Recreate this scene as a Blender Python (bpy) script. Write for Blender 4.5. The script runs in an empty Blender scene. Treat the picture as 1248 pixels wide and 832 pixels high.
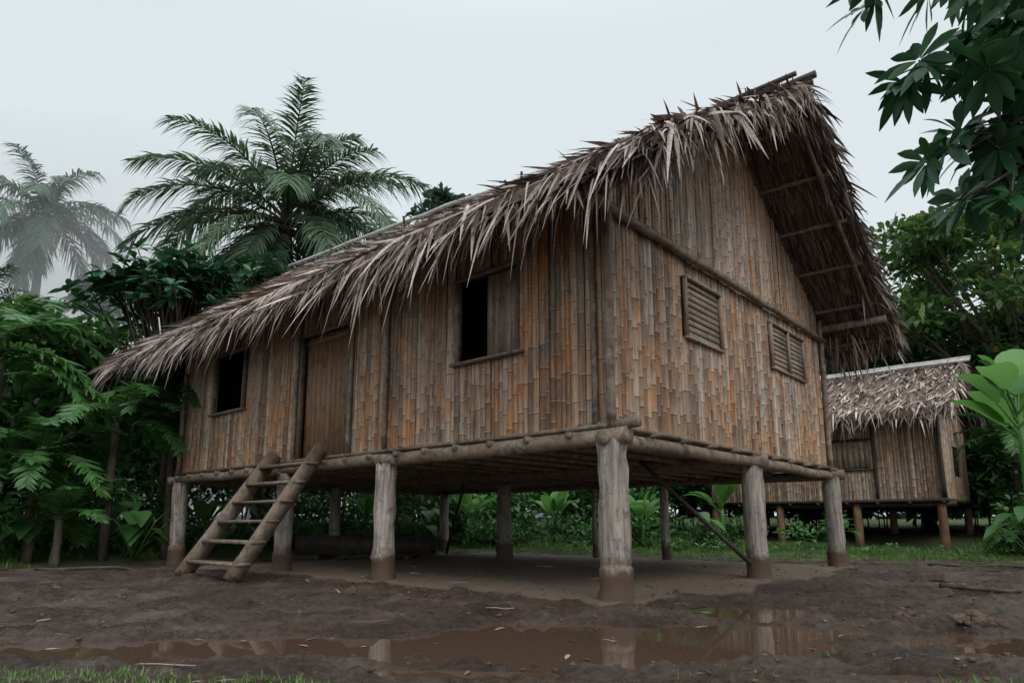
import bpy, math
import numpy as np
rng=np.random.default_rng(11)
scene=bpy.context.scene
scene.view_settings.view_transform='Standard'
scene.view_settings.look='None'
scene.view_settings.exposure=0

# ------------------------------------------------------------ noise
TAB=rng.random((256,256))
def vnoise(x,y):
    xi=np.floor(x).astype(int); yi=np.floor(y).astype(int)
    fx=x-xi; fy=y-yi
    fx=fx*fx*(3-2*fx); fy=fy*fy*(3-2*fy)
    a=TAB[xi%256,yi%256]; b=TAB[(xi+1)%256,yi%256]
    c=TAB[xi%256,(yi+1)%256]; d=TAB[(xi+1)%256,(yi+1)%256]
    return (a*(1-fx)+b*fx)*(1-fy)+(c*(1-fx)+d*fx)*fy
def fbm(x,y,o=4):
    s=0;a=.5;tot=0
    for i in range(o):
        s=s+a*vnoise(x*2**i+17.3*i,y*2**i+5.1*i); tot+=a; a*=.5
    return s/tot
def sstep(a,b,x):
    t=np.clip((x-a)/(b-a),0,1); return t*t*(3-2*t)
def nrm(v):
    return v/np.maximum(np.linalg.norm(v,axis=-1,keepdims=True),1e-9)

# ------------------------------------------------------------ mesh accumulation
class MB:
    def __init__(s): s.V=[];s.F=[];s.R=[];s.N=[];s.n=0
    def add(s,v,f,r=None,nd=None):
        v=np.asarray(v,float).reshape(-1,3); f=np.asarray(f,int).reshape(-1,4)
        s.V.append(v); s.F.append(f+s.n); s.n+=len(v)
        if r is None: r=rng.random()
        s.R.append(np.broadcast_to(np.asarray(r,float),(len(f),)))
        s.N.append(np.broadcast_to(np.asarray(0. if nd is None else nd,float),(len(f),)))
    def build(s,name,mat,parent=None,smooth=False):
        V=np.concatenate(s.V);F=np.concatenate(s.F);R=np.concatenate(s.R);N=np.concatenate(s.N)
        me=bpy.data.meshes.new(name)
        me.vertices.add(len(V)); me.vertices.foreach_set('co',V.astype(np.float32).ravel())
        me.loops.add(F.size); me.loops.foreach_set('vertex_index',F.astype(np.int32).ravel())
        me.polygons.add(len(F)); me.polygons.foreach_set('loop_start',np.arange(0,F.size,4,dtype=np.int32))
        me.update(calc_edges=True)
        a=me.attributes.new('rnd','FLOAT','FACE'); a.data.foreach_set('value',R.astype(np.float32))
        a=me.attributes.new('nd','FLOAT','FACE'); a.data.foreach_set('value',N.astype(np.float32))
        if smooth: me.polygons.foreach_set('use_smooth',np.ones(len(F),bool))
        me.materials.append(mat)
        ob=bpy.data.objects.new(name,me); scene.collection.objects.link(ob)
        if parent is not None: ob.parent=parent; ob.matrix_parent_inverse=parent.matrix_basis.inverted()
        return ob
def empty(name,loc):
    e=bpy.data.objects.new(name,None); e.location=loc; scene.collection.objects.link(e)
    e.empty_display_size=.3
    return e

def blades(mb,P,D,S,L,W,droop,prof,fold=0.,r=None):
    P=np.asarray(P,float);n=len(P);prof=np.asarray(prof,float);k=len(prof)
    if n==0: return
    L=np.broadcast_to(np.asarray(L,float),(n,));W=np.broadcast_to(np.asarray(W,float),(n,));droop=np.broadcast_to(np.asarray(droop,float),(n,))
    D=nrm(np.broadcast_to(D,(n,3))); S=np.broadcast_to(S,(n,3)); S=nrm(S-(S*D).sum(1,keepdims=True)*D)
    t=np.linspace(0,1,k)
    C=P[:,None,:]+D[:,None,:]*(L[:,None]*t)[:,:,None]
    C[:,:,2]-=(droop*L)[:,None]*t**2
    N=np.cross(S,D); N*=np.where(N[:,2:3]<0,-1,1)
    hw=(W[:,None]*prof)[:,:,None]/2
    S_=S[:,None,:];N_=N[:,None,:]
    if fold:
        A=np.stack([C-S_*hw+N_*hw*fold,C,C+S_*hw+N_*hw*fold],2); m=3
    else:
        A=np.stack([C-S_*hw,C+S_*hw],2); m=2
    base=np.arange(n)[:,None,None]*(k*m)+np.arange(k-1)[None,:,None]*m+np.arange(m-1)[None,None,:]
    F=np.stack([base,base+1,base+m+1,base+m],-1).reshape(-1,4)
    if r is None: r=rng.random(n)
    r=np.broadcast_to(r,(n,))
    mb.add(A.reshape(-1,3),F,np.repeat(r,(k-1)*(m-1)))

def tube(mb,pts,rad,ns=8,r=None,cap=True,wob=0.,nd=None):
    pts=np.asarray(pts,float);k=len(pts);rad=np.broadcast_to(np.asarray(rad,float),(k,)).copy()
    if cap:
        pts=np.vstack([pts[:1],pts,pts[-1:]]);rad=np.concatenate([[0.0005],rad,[0.0005]]);k+=2
    T=np.gradient(pts,axis=0); 
    if cap: T[0]=T[1]=pts[2]-pts[1];T[-1]=T[-2]=pts[-2]-pts[-3]
    T=nrm(T)
    ref=np.array([0,0,1.]) if abs(nrm(pts[-1]-pts[0]+1e-6)[2])<.8 else np.array([1.,0,0])
    X=nrm(np.cross(T,ref));Y=np.cross(T,X)
    a=np.arange(ns)/ns*2*np.pi
    rr=rad[:,None]*np.ones(ns)
    if wob: rr=rr*(1+wob*(rng.random((k,ns))-.5))
    V=pts[:,None,:]+rr[:,:,None]*(np.cos(a)[None,:,None]*X[:,None,:]+np.sin(a)[None,:,None]*Y[:,None,:])
    i=np.arange(k-1)[:,None];j=np.arange(ns)[None,:];j2=(j+1)%ns
    F=np.stack([i*ns+j,i*ns+j2,(i+1)*ns+j2,(i+1)*ns+j],-1).reshape(-1,4)
    mb.add(V.reshape(-1,3),F,r,nd)
def log(mb,p,q,r0,r1=None,ns=10,k=8,bend=.01,wob=.08,rn=None):
    p=np.array(p,float);q=np.array(q,float);r1=r0 if r1 is None else r1
    t=np.linspace(0,1,k)[:,None];pts=p+(q-p)*t
    pts[1:-1]+=(rng.random((k-2,3))-.5)*2*bend
    tube(mb,pts,r0+(r1-r0)*t[:,0],ns,rn,True,wob)
BOXF=[[0,1,3,2],[4,6,7,5],[0,4,5,1],[2,3,7,6],[0,2,6,4],[1,5,7,3]]
def beam(mb,p,q,wd,ht,up=(0,0,1),r=None,jit=0.):
    p=np.array(p,float);q=np.array(q,float);T=nrm(q-p);up=np.array(up,float)
    X=nrm(np.cross(T,up));Y=np.cross(X,T)
    V=[]
    for e in (p,q):
        for a in (-.5,.5):
            for b in (-.5,.5):
                V.append(e+X*a*wd+Y*b*ht+(rng.random(3)-.5)*jit)
    mb.add(V,BOXF,r)

# ------------------------------------------------------------ materials
def newmat(name,rough=.6,spec=.4):
    m=bpy.data.materials.new(name);m.use_nodes=True;nt=m.node_tree
    b=nt.nodes['Principled BSDF'];b.inputs['Roughness'].default_value=rough
    b.inputs['Specular IOR Level'].default_value=spec
    return m,nt,b
def N(nt,t,**k):
    n=nt.nodes.new(t)
    for a,v in k.items(): setattr(n,a,v)
    return n
def noise(nt,scale,vec=None,det=4,rough=.55,mapscale=None):
    tc=N(nt,'ShaderNodeNewGeometry');mp=N(nt,'ShaderNodeMapping')
    nt.links.new(tc.outputs['Position'],mp.inputs['Vector'])
    if mapscale: mp.inputs['Scale'].default_value=mapscale
    n=N(nt,'ShaderNodeTexNoise');n.inputs['Scale'].default_value=scale;n.inputs['Detail'].default_value=det;n.inputs['Roughness'].default_value=rough
    nt.links.new(mp.outputs[0],n.inputs['Vector']);return n.outputs['Fac']
def attr(nt,name):
    a=N(nt,'ShaderNodeAttribute');a.attribute_name=name;return a.outputs['Fac']
def ramp(nt,fac,stops,interp='LINEAR'):
    r=N(nt,'ShaderNodeValToRGB');cr=r.color_ramp;cr.interpolation=interp
    while len(cr.elements)<len(stops): cr.elements.new(.5)
    for e,(p,c) in zip(cr.elements,stops):
        e.position=p;e.color=(*c,1) if not isinstance(c,(int,float)) else (c,c,c,1)
    nt.links.new(fac,r.inputs[0]);return r.outputs[0]
def mix(nt,f,a,b,mode='MIX'):
    m=N(nt,'ShaderNodeMix');m.data_type='RGBA';m.blend_type=mode
    for i,s,v in ((0,m.inputs[0],f),(1,m.inputs[6],a),(2,m.inputs[7],b)):
        if isinstance(v,bpy.types.NodeSocket): nt.links.new(v,s)
        elif i==0: s.default_value=float(v)
        elif isinstance(v,(int,float)): s.default_value=(v,v,v,1)
        else: s.default_value=(*v,1)
    return m.outputs[2]
def math_(nt,op,a,b=0.,c=None):
    m=N(nt,'ShaderNodeMath');m.operation=op
    for s,v in zip(m.inputs,(a,b,c)):
        if v is None: continue
        if isinstance(v,bpy.types.NodeSocket): nt.links.new(v,s)
        else: s.default_value=v
    return m.outputs[0]
def bump(nt,b,h,strength=.4,dist=.02):
    n=N(nt,'ShaderNodeBump');n.inputs['Strength'].default_value=strength;n.inputs['Distance'].default_value=dist
    nt.links.new(h,n.inputs['Height']);nt.links.new(n.outputs[0],b.inputs['Normal'])

def leaf_mat(name,dark,mid,light,rough=.42,trans=.25,yellow=None,k=1.3,spec=.5):
    dark,mid,light=[tuple(v*k for v in c) for c in (dark,mid,light)]
    m,nt,b=newmat(name,rough,spec)
    f=attr(nt,'rnd');n=noise(nt,.9,det=3)
    f2=math_(nt,'ADD',math_(nt,'MULTIPLY',f,.55),math_(nt,'MULTIPLY',math_(nt,'SUBTRACT',n,.3),1.0))
    st=[(0.1,dark),(.5,mid),(.85,light)]
    col=ramp(nt,f2,st)
    if yellow: col=mix(nt,math_(nt,'GREATER_THAN',f,.975),col,yellow)
    nt.links.new(col,b.inputs['Base Color'])
    t=N(nt,'ShaderNodeBsdfTranslucent');nt.links.new(mix(nt,.5,col,light),t.inputs[0])
    ms=N(nt,'ShaderNodeMixShader');ms.inputs[0].default_value=trans
    nt.links.new(b.outputs[0],ms.inputs[1]);nt.links.new(t.outputs[0],ms.inputs[2])
    nt.links.new(ms.outputs[0],nt.nodes['Material Output'].inputs[0]);return m

M_leaf=leaf_mat('leaf_dark',(.016,.042,.014),(.03,.085,.022),(.06,.14,.035),yellow=(.25,.24,.03))
M_leafglossy=leaf_mat('leaf_glossy',(.014,.048,.022),(.022,.078,.034),(.045,.13,.05),rough=.3,trans=.15)
M_over=leaf_mat('leaf_overhang',(.010,.040,.016),(.02,.07,.028),(.04,.12,.04),rough=.35,trans=.2,k=1.1,spec=.28)
M_fern=leaf_mat('fern',(.022,.07,.02),(.042,.12,.033),(.09,.19,.05),trans=.3,k=1.5)
M_banana=leaf_mat('banana_leaf',(.04,.12,.03),(.07,.19,.04),(.13,.28,.07),rough=.38,trans=.4)
M_palm=leaf_mat('palm_leaf',(.035,.06,.034),(.06,.105,.055),(.13,.18,.09),trans=.2,yellow=(.26,.25,.12),k=1.6)
M_far=leaf_mat('leaf_haze_tint',(.14,.18,.17),(.2,.25,.23),(.26,.31,.29),rough=.9,trans=.1,k=1.)  # distance haze painted into the leaf colours as pale blue-grey
M_mid=leaf_mat('leaf_midhaze_tint',(.04,.07,.052),(.06,.105,.07),(.10,.15,.10),rough=.7,trans=.15)  # weaker aerial haze mixed into these greens
M_grass=leaf_mat('grass_blade',(.045,.10,.02),(.08,.16,.03),(.14,.22,.05),trans=.3,yellow=(.25,.2,.08))
M_righttree=leaf_mat('leaf_bright',(.02,.055,.017),(.045,.115,.03),(.12,.2,.05),trans=.25,yellow=(.3,.26,.06))

def bark_mat(name,dark,light):
    m,nt,b=newmat(name,.8,.2)
    n=noise(nt,6,mapscale=(1,1,.25),det=6);nt.links.new(ramp(nt,n,[(.3,dark),(.7,light)]),b.inputs['Base Color']);bump(nt,b,n,.6,.03);return m
M_bark=bark_mat('bark',(.03,.024,.018),(.11,.095,.075))
M_barkhaze=bark_mat('bark_haze_tint',(.14,.14,.13),(.22,.22,.21))  # trunk colours lightened to paint in the haze

def bamboo_mat(name,tint=1.,orange=1.):
    m,nt,b=newmat(name,.5,.4)
    r=attr(nt,'rnd')
    base=ramp(nt,r,[(0,(.14,.077,.046)),(.2,(.22,.122,.07)),(.45,(.32,.185,.105)),(.7,(.37,.235,.148)),(.88,(.34,.25,.185)),(1,(.43,.32,.225))])
    big=noise(nt,1.0,mapscale=(1,1,.8),det=6,rough=.7)
    grey=ramp(nt,r,[(0,(.16,.13,.11)),(.5,(.27,.225,.19)),(1,(.38,.32,.275))])
    c=mix(nt,ramp(nt,big,[(.42,0.),(.60,.75)]),base,grey)
    n2=noise(nt,1.6,mapscale=(2.6,2.6,.5),det=6,rough=.75)
    c=mix(nt,ramp(nt,n2,[(.50,0.),(.64,.8*orange)]),c,(.45,.18,.045))
    n4=noise(nt,3.0,mapscale=(2.4,2.4,.3),det=6,rough=.75)
    c=mix(nt,ramp(nt,n4,[(.50,0.),(.64,.7)]),c,(.08,.053,.04))
    st=noise(nt,34,mapscale=(1,1,.03),det=6,rough=.75)
    c=mix(nt,.9,c,ramp(nt,st,[(.32,.35),(.5,.95),(.68,1.4)]),'MULTIPLY')
    blot=noise(nt,11,mapscale=(1,1,.45),det=6,rough=.8)
    c=mix(nt,ramp(nt,blot,[(.53,0.),(.66,.7)]),c,(.045,.03,.022))
    nd=attr(nt,'nd')
    c=mix(nt,math_(nt,'MULTIPLY',math_(nt,'GREATER_THAN',nd,.5),.8),c,(.04,.026,.018))
    c=mix(nt,math_(nt,'MULTIPLY',math_(nt,'LESS_THAN',math_(nt,'ABSOLUTE',math_(nt,'SUBTRACT',nd,.3)),.1),.35),c,(.5,.42,.32))
    c=mix(nt,1.,c,(tint,tint,tint),'MULTIPLY')
    nt.links.new(c,b.inputs['Base Color'])
    nt.links.new(ramp(nt,blot,[(.3,.3),(.7,.6)]),b.inputs['Roughness'])
    bump(nt,b,st,.6,.008);return m
M_bamboo=bamboo_mat('split_bamboo',1.2)
M_bamboo2=bamboo_mat('split_bamboo_grey',1.4,.1)

def wood_mat(name,dark,light,mud=0.,warm=None,stretch=(1,1,.08)):
    m,nt,b=newmat(name,.6,.35)
    st=noise(nt,22,mapscale=stretch,det=6,rough=.65);bg=noise(nt,2.5,det=4)
    c=ramp(nt,st,[(.32,dark),(.68,light)])
    if warm: c=mix(nt,ramp(nt,bg,[(.42,0.),(.62,.8)]),c,warm)
    bl=noise(nt,6,det=6,rough=.75)
    c=mix(nt,ramp(nt,bl,[(.52,0.),(.64,.65)]),c,tuple(v*.5 for v in dark))
    c=mix(nt,.6,c,ramp(nt,attr(nt,'rnd'),[(0,.65),(1,1.2)]),'MULTIPLY')
    if mud:
        g=N(nt,'ShaderNodeNewGeometry');sx=N(nt,'ShaderNodeSeparateXYZ');nt.links.new(g.outputs['Position'],sx.inputs[0])
        z=math_(nt,'ADD',sx.outputs[2],math_(nt,'MULTIPLY',math_(nt,'SUBTRACT',noise(nt,5,det=6,rough=.7),.5),.6))
        f=ramp(nt,math_(nt,'DIVIDE',z,mud*2),[(.42,1.),(.66,0.)])
        c=mix(nt,f,c,mix(nt,bg,(.055,.033,.022),(.12,.075,.05)))
    nt.links.new(c,b.inputs['Base Color']);bump(nt,b,st,.8,.015);return m
M_post=wood_mat('weathered_post',(.12,.10,.083),(.48,.42,.365),mud=.37)
M_beam=wood_mat('weathered_beam',(.07,.052,.04),(.33,.265,.21),warm=(.21,.14,.095),stretch=(.4,.4,.4))
M_plank=wood_mat('plank',(.09,.065,.05),(.32,.255,.20),warm=(.19,.135,.095),stretch=(.3,.3,.3),mud=.12)
M_door=wood_mat('door_boards',(.16,.09,.055),(.36,.22,.135),warm=(.30,.165,.09))
M_shut=wood_mat('grey_shutter',(.14,.115,.095),(.40,.34,.285),warm=(.33,.22,.14))
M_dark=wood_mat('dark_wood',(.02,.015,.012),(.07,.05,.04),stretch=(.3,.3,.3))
M_pale=wood_mat('pale_ridge_pole',(.45,.43,.41),(.72,.70,.68),stretch=(.3,.3,.3))

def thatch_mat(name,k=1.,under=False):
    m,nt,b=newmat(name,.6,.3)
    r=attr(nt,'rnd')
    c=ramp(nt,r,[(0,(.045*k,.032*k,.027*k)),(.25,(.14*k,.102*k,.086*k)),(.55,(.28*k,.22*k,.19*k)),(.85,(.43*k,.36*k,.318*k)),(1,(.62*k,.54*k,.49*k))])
    n=noise(nt,1.6,det=5,rough=.7)
    c=mix(nt,ramp(nt,n,[(.47,0.),(.70,.5)]),c,(.16*k,.10*k,.068*k))
    s=noise(nt,30,det=4)
    c=mix(nt,.7,c,ramp(nt,s,[(.3,.5),(.7,1.25)]),'MULTIPLY')
    nt.links.new(c,b.inputs['Base Color']);bump(nt,b,s,.4,.01)
    return m
M_thatch=thatch_mat('palm_thatch',1.28)
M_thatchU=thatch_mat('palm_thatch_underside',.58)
M_thatchP=thatch_mat('palm_thatch_pale',1.4)

# ------------------------------------------------------------ site frame
TH=math.radians(138.5)
A=np.array([math.cos(TH),math.sin(TH),0.]);B=np.array([math.sin(TH),-math.cos(TH),0.])
P0=np.array([1.09,7.31,0.]);ZU=np.array([0,0,1.])
HP=np.array([11.55,18.1,0.])
def loc(P,x,y):
    dx=x-P[0];dy=y-P[1];return dx*A[0]+dy*A[1],dx*B[0]+dy*B[1]
YX=[-40,-14,-11,-9.4,-8,-5,-1,3,5.5,9,14,40];YY=[10.6,11.2,11.7,12.5,14.9,18.2,20.2,19.2,17.2,16.6,14.5,11]
def yb(x): return np.interp(x,YX,YY)
PUD=[(.75,5.22,1.6,.78),(-1.0,5.0,1.4,.36),(-2.8,4.78,1.2,.34),(2.2,6.85,.65,.55),(3.9,4.95,1.0,.45),(-4.4,5.95,1.1,.25),(2.1,5.5,.8,.4),
     (7.3,10.6,2.0,.6),(9.8,12.6,2.4,.6),(4.9,8.4,.9,.32),(6.1,8.5,.9,.3),(5.6,6.6,1.0,.28),(1.9,3.95,.5,.15),(-1.2,7.6,.5,.12),(8.2,8.6,1.0,.3),(5.3,5.5,.7,.22),(.3,6.5,.6,.14),
     (-5.6,8.0,1.0,.2),(-3.1,6.9,.5,.12),(-.4,4.05,.5,.1),(3.1,7.6,.5,.2),(3.4,4.1,.4,.13)]
def gheight(x,y):
    x=np.asarray(x,float);y=np.asarray(y,float)
    h=.045*(fbm(x*.45+3,y*.45,3)-.5)+.055*(fbm(x*1.9,y*1.9,3)-.5)+.055*(fbm(x*6,y*6,3)-.5)+.045*(fbm(x*15,y*15,2)-.5)
    rg=np.clip(fbm(x*3.3+40,y*3.3,3)-.58,0,1);h=h+.22*rg
    wx=(fbm(x*1.7+9,y*1.7,4)-.5)
    m=np.zeros_like(h)
    for cx,cy,rx,ry in PUD:
        d=np.sqrt(((x-cx)/rx)**2+((y-cy)/ry)**2)+1.3*wx
        m=np.maximum(m,sstep(1.35,.85,d))
    u,w=loc(P0,x,y);wn=.9*(fbm(x*1.1+60,y*1.1,4)-.5)
    dd=np.minimum(np.minimum(u+.55,9.6-u),np.minimum(w+.5,8.3-w))+wn
    pad=sstep(0,.35,dd)
    h=h*(1-.75*pad)+.04*pad
    h=h*(1-.6*m)-.075*m*(1-pad)
    t=y-yb(x)
    far=sstep(0,9,t)
    h=h+.5*far+np.clip(t-9,0,30)*.03
    h=h+.03*sstep(-.3,.6,t)
    return h,m*(1-pad),pad
def gz(x,y): return float(gheight(np.array([x]),np.array([y]))[0][0])

def axis(segs):
    out=[]
    for a,b,s in segs: out.append(np.arange(a,b,s))
    return np.concatenate(out+[np.array([segs[-1][1]])])
gx=axis([(-400,-60,40),(-60,-20,3),(-20,-7,.3),(-7,8,.032),(8,20,.2),(20,60,3),(60,400,40)])
gy=axis([(-200,-20,30),(-20,2.4,1.5),(2.4,8,.025),(8,14,.07),(14,24,.3),(24,60,2),(60,500,40)])
X,Y=np.meshgrid(gx,gy,indexing='ij')
H,PM,PADM=gheight(X,Y)
ni,nj=X.shape
I=(np.arange(ni-1)[:,None]*nj+np.arange(nj-1)[None,:])
F=np.stack([I,I+nj,I+nj+1,I+1],-1).reshape(-1,4)
mb=MB();mb.add(np.stack([X,Y,H],-1).reshape(-1,3),F,.5)
m,nt,b=newmat('mud_ground',.5,.5)
gr=attr(nt,'grass');pd=attr(nt,'pad');pu=attr(nt,'wet')
n1=noise(nt,1.3,det=6,rough=.6);n2=noise(nt,16,det=8,rough=.8);n3=noise(nt,70,det=5,rough=.75)
mud=ramp(nt,n1,[(.3,(.06,.037,.028)),(.5,(.11,.071,.053)),(.72,(.19,.132,.10))])
mud=mix(nt,.9,mud,ramp(nt,n2,[(.37,.35),(.63,1.45)]),'MULTIPLY')
mud=mix(nt,ramp(nt,n3,[(.55,0.),(.65,.7)]),mud,(.025,.017,.013))
dry=mix(nt,.7,mix(nt,n1,(.20,.14,.10),(.30,.22,.165)),ramp(nt,n2,[(.3,.55),(.7,1.2)]),'MULTIPLY')
pf=ramp(nt,math_(nt,'ADD',pd,math_(nt,'MULTIPLY',math_(nt,'SUBTRACT',n2,.5),.7)),[(.4,0.),(.65,1.)])
c=mix(nt,pf,mud,dry)
gcol=mix(nt,n2,(.03,.04,.014),(.10,.14,.04))
gf=ramp(nt,math_(nt,'ADD',gr,math_(nt,'MULTIPLY',math_(nt,'SUBTRACT',n2,.5),.9)),[(.35,0.),(.65,1.)])
c=mix(nt,gf,c,gcol)
c=mix(nt,math_(nt,'MULTIPLY',pu,.5),c,(.045,.028,.02))
nt.links.new(c,b.inputs['Base Color'])
ro=ramp(nt,math_(nt,'ADD',math_(nt,'MULTIPLY',n1,.6),math_(nt,'MULTIPLY',n2,.4)),[(.44,.16),(.57,.5)])
ro=mix(nt,pf,ro,.7);ro=mix(nt,gf,ro,.9)
nt.links.new(ro,b.inputs['Roughness'])
hh=math_(nt,'ADD',n2,math_(nt,'MULTIPLY',n3,.8));bump(nt,b,hh,1.,.05)
g=mb.build('ground',m,smooth=True)
def pattr(ob,name,val):
    a=ob.data.attributes.new(name,'FLOAT','POINT');a.data.foreach_set('value',val.astype(np.float32).ravel())
T=Y-yb(X)+2.2*(fbm(X*.7,Y*.7)-.5)
fgr=sstep(4.1,3.6,Y+.9*(fbm(X*2,Y*2)-.5))*sstep(-1.0,-1.9,X)
pattr(g,'grass',np.maximum(sstep(-.4,.5,T),fgr*.4));pattr(g,'pad',PADM);pattr(g,'wet',PM)
wm,nt,b=newmat('muddy_water',.03,.7)
b.inputs['Base Color'].default_value=(.085,.052,.036,1);b.inputs['IOR'].default_value=1.33
nn=noise(nt,3,det=2);bump(nt,b,nn,.04,.02)
mb=MB();WL=-.034;mb.add([[-8,2.5,WL],[14,2.5,WL],[14,14.2,WL],[-8,14.2,WL]],[[0,1,2,3]],.5)
mb.build('puddle_water',wm)

mb=MB()
def clod(mb,c,r):
    nu,nv=8,6;th=np.arange(nu)/nu*2*np.pi;ph=np.linspace(.02,np.pi-.02,nv)
    R=r*(.7+.6*rng.random((nv,nu)))
    V=np.stack([R*np.sin(ph)[:,None]*np.cos(th),R*np.sin(ph)[:,None]*np.sin(th),R*.65*np.cos(ph)[:,None]*np.ones(nu)],-1)+c
    i=np.arange(nv-1)[:,None];j=np.arange(nu)[None];F=np.stack([i*nu+j,i*nu+(j+1)%nu,(i+1)*nu+(j+1)%nu,(i+1)*nu+j],-1)
    mb.add(V.reshape(-1,3),F.reshape(-1,4))
for x,y,r in [(3.55,6.2,.11),(3.7,6.15,.08),(3.75,5.75,.13),(3.9,5.7,.10),(3.62,5.65,.06),(-.05,6.9,.05),(3.35,5.0,.06),(3.5,5.1,.05),(2.3,5.9,.05)]:
    for _ in range(8): clod(mb,np.array([x+(rng.random()-.5)*r*1.8,y+(rng.random()-.5)*r*1.8,gz(x,y)+r*.4*rng.random()]),r*rng.uniform(.25,.6))
n=3200;xx=rng.uniform(-7,9,n);yy=3.3+9.7*rng.random(n)**1.5;zz=gheight(xx,yy)[0]
for x,y,z in zip(xx,yy,zz):
    r=.004+.022*rng.random()**4
    clod(mb,np.array([x,y,z+r*.2]),r)
mb.build('mud_clods',bark_mat('clod',(.04,.026,.02),(.14,.095,.07)),smooth=True)
mb=MB();n=420
x=rng.uniform(-7,9,n);y=rng.uniform(3.3,14,n);z=np.maximum(gheight(x,y)[0],WL)+.008
an=rng.random(n)*6.28
blades(mb,np.stack([x,y,z],1),np.stack([np.cos(an),np.sin(an),.1*rng.random(n)],1),np.stack([-np.sin(an),np.cos(an),0*an],1),.04+.09*rng.random(n),.008+.03*rng.random(n),.1,[.3,1,.8,.1],r=rng.uniform(0,.8,n))
for _ in range(40):
    x=rng.uniform(-6,9);y=rng.uniform(4,13);an=rng.random()*6.28;l=.1+.35*rng.random();z=gz(x,y)+.012
    log(mb,[x,y,z],[x+l*math.cos(an),y+l*math.sin(an),z+.01],.006,.004,5,4,.01)
mb.build('leaf_litter',M_thatch)

# ------------------------------------------------------------ building helpers
def mapper(P):
    def f(u,w,z): 
        return P+np.multiply.outer(np.asarray(u,float),A)+np.multiply.outer(np.asarray(w,float),B)+np.multiply.outer(np.asarray(z,float),ZU)
    return f
def bamboo_wall(mb,pt,a0,a1,zb,ztop,openings,wmin=.055,wmax=.12,nseg=5,rbias=0.):
    a=a0;ph=np.linspace(0,np.pi,nseg)
    while a<a1:
        wd=rng.uniform(wmin,wmax);ac=a+wd/2;a+=wd*.985
        if ac>a1: break
        zt=ztop(ac);iv=[(zb+rng.uniform(-.02,.015),zt)]
        for o in openings:
            if o[0]<ac<o[1]:
                nv=[]
                for s,e in iv:
                    if o[2]>s and o[3]<e: nv+= [(s,o[2]),(o[3],e)]
                    elif o[2]<=s<o[3]: nv.append((o[3],e))
                    else: nv.append((s,min(e,o[2]) if s<o[2] else e))
                iv=nv
        hgt=rng.uniform(.014,.036);off=rng.uniform(-.008,.012);base=rng.random();sp=rng.uniform(.24,.42);z0=rng.uniform(0,sp)
        tilt=rng.uniform(-.008,.008)
        for s,e in iv:
            if e-s<.05: continue
            zn=[z+rng.uniform(-.03,.03) for z in np.arange(zb-1+z0,e,sp) if s+.06<z<e-.06]
            rings=[(s,1.,0)]
            for z in zn: rings+=[(z-.014,1.,.0),(z-.003,1.3,1.),(z+.009,1.22,.3),(z+.024,1.,0)]
            rings.append((e,1.,0))
            V=[];
            for z,k,_ in rings:
                o=off+hgt*k*np.sin(ph)-.004;aa=ac-np.cos(ph)*wd/2*(1+.05*(k-1))+tilt*(z-zb)
                V.append(pt(aa,np.full(nseg,z),o))
            V=np.concatenate(V);K=len(rings)
            i=np.arange(K-1)[:,None]*nseg;j=np.arange(nseg-1)[None]
            F=np.stack([i+j,i+j+1,i+nseg+j+1,i+nseg+j],-1).reshape(-1,4)
            nd=np.repeat([rings[q+1][2] for q in range(K-1)],nseg-1)
            seg=np.cumsum([1 if rings[q+1][2]==1. else 0 for q in range(K-1)])
            dr=rng.normal(0,.07,seg.max()+1)[seg]
            mb.add(V,F,np.repeat(np.clip(base+rbias+dr,0,1),nseg-1),nd)
def backing(mb,pt,a0,a1,zb,ztop,openings,t=.03):
    cuts=sorted(set([a0,a1]+[v for o in openings for v in (o[0],o[1])]+list(np.linspace(a0,a1,9))))
    for s,e in zip(cuts[:-1],cuts[1:]):
        mid=(s+e)/2;z=zb;parts=[]
        for o in sorted([o for o in openings if o[0]<mid<o[1]],key=lambda o:o[2]):
            if o[2]>z+.01: parts.append((z,o[2],False))
            z=o[3]
        parts.append((z,None,True))
        for z0,z1,top in parts:
            ts=z1 if not top else ztop(s)-.02;te=z1 if not top else ztop(e)-.02
            V=[]
            for o in (-.012,-.012-t):
                V+=[pt(s,z0,o),pt(e,z0,o),pt(e,te,o),pt(s,ts,o)]
            mb.add(np.array(V),[[0,1,2,3],[4,7,6,5],[0,4,5,1],[1,5,6,2],[2,6,7,3],[3,7,4,0]],.1)

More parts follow.
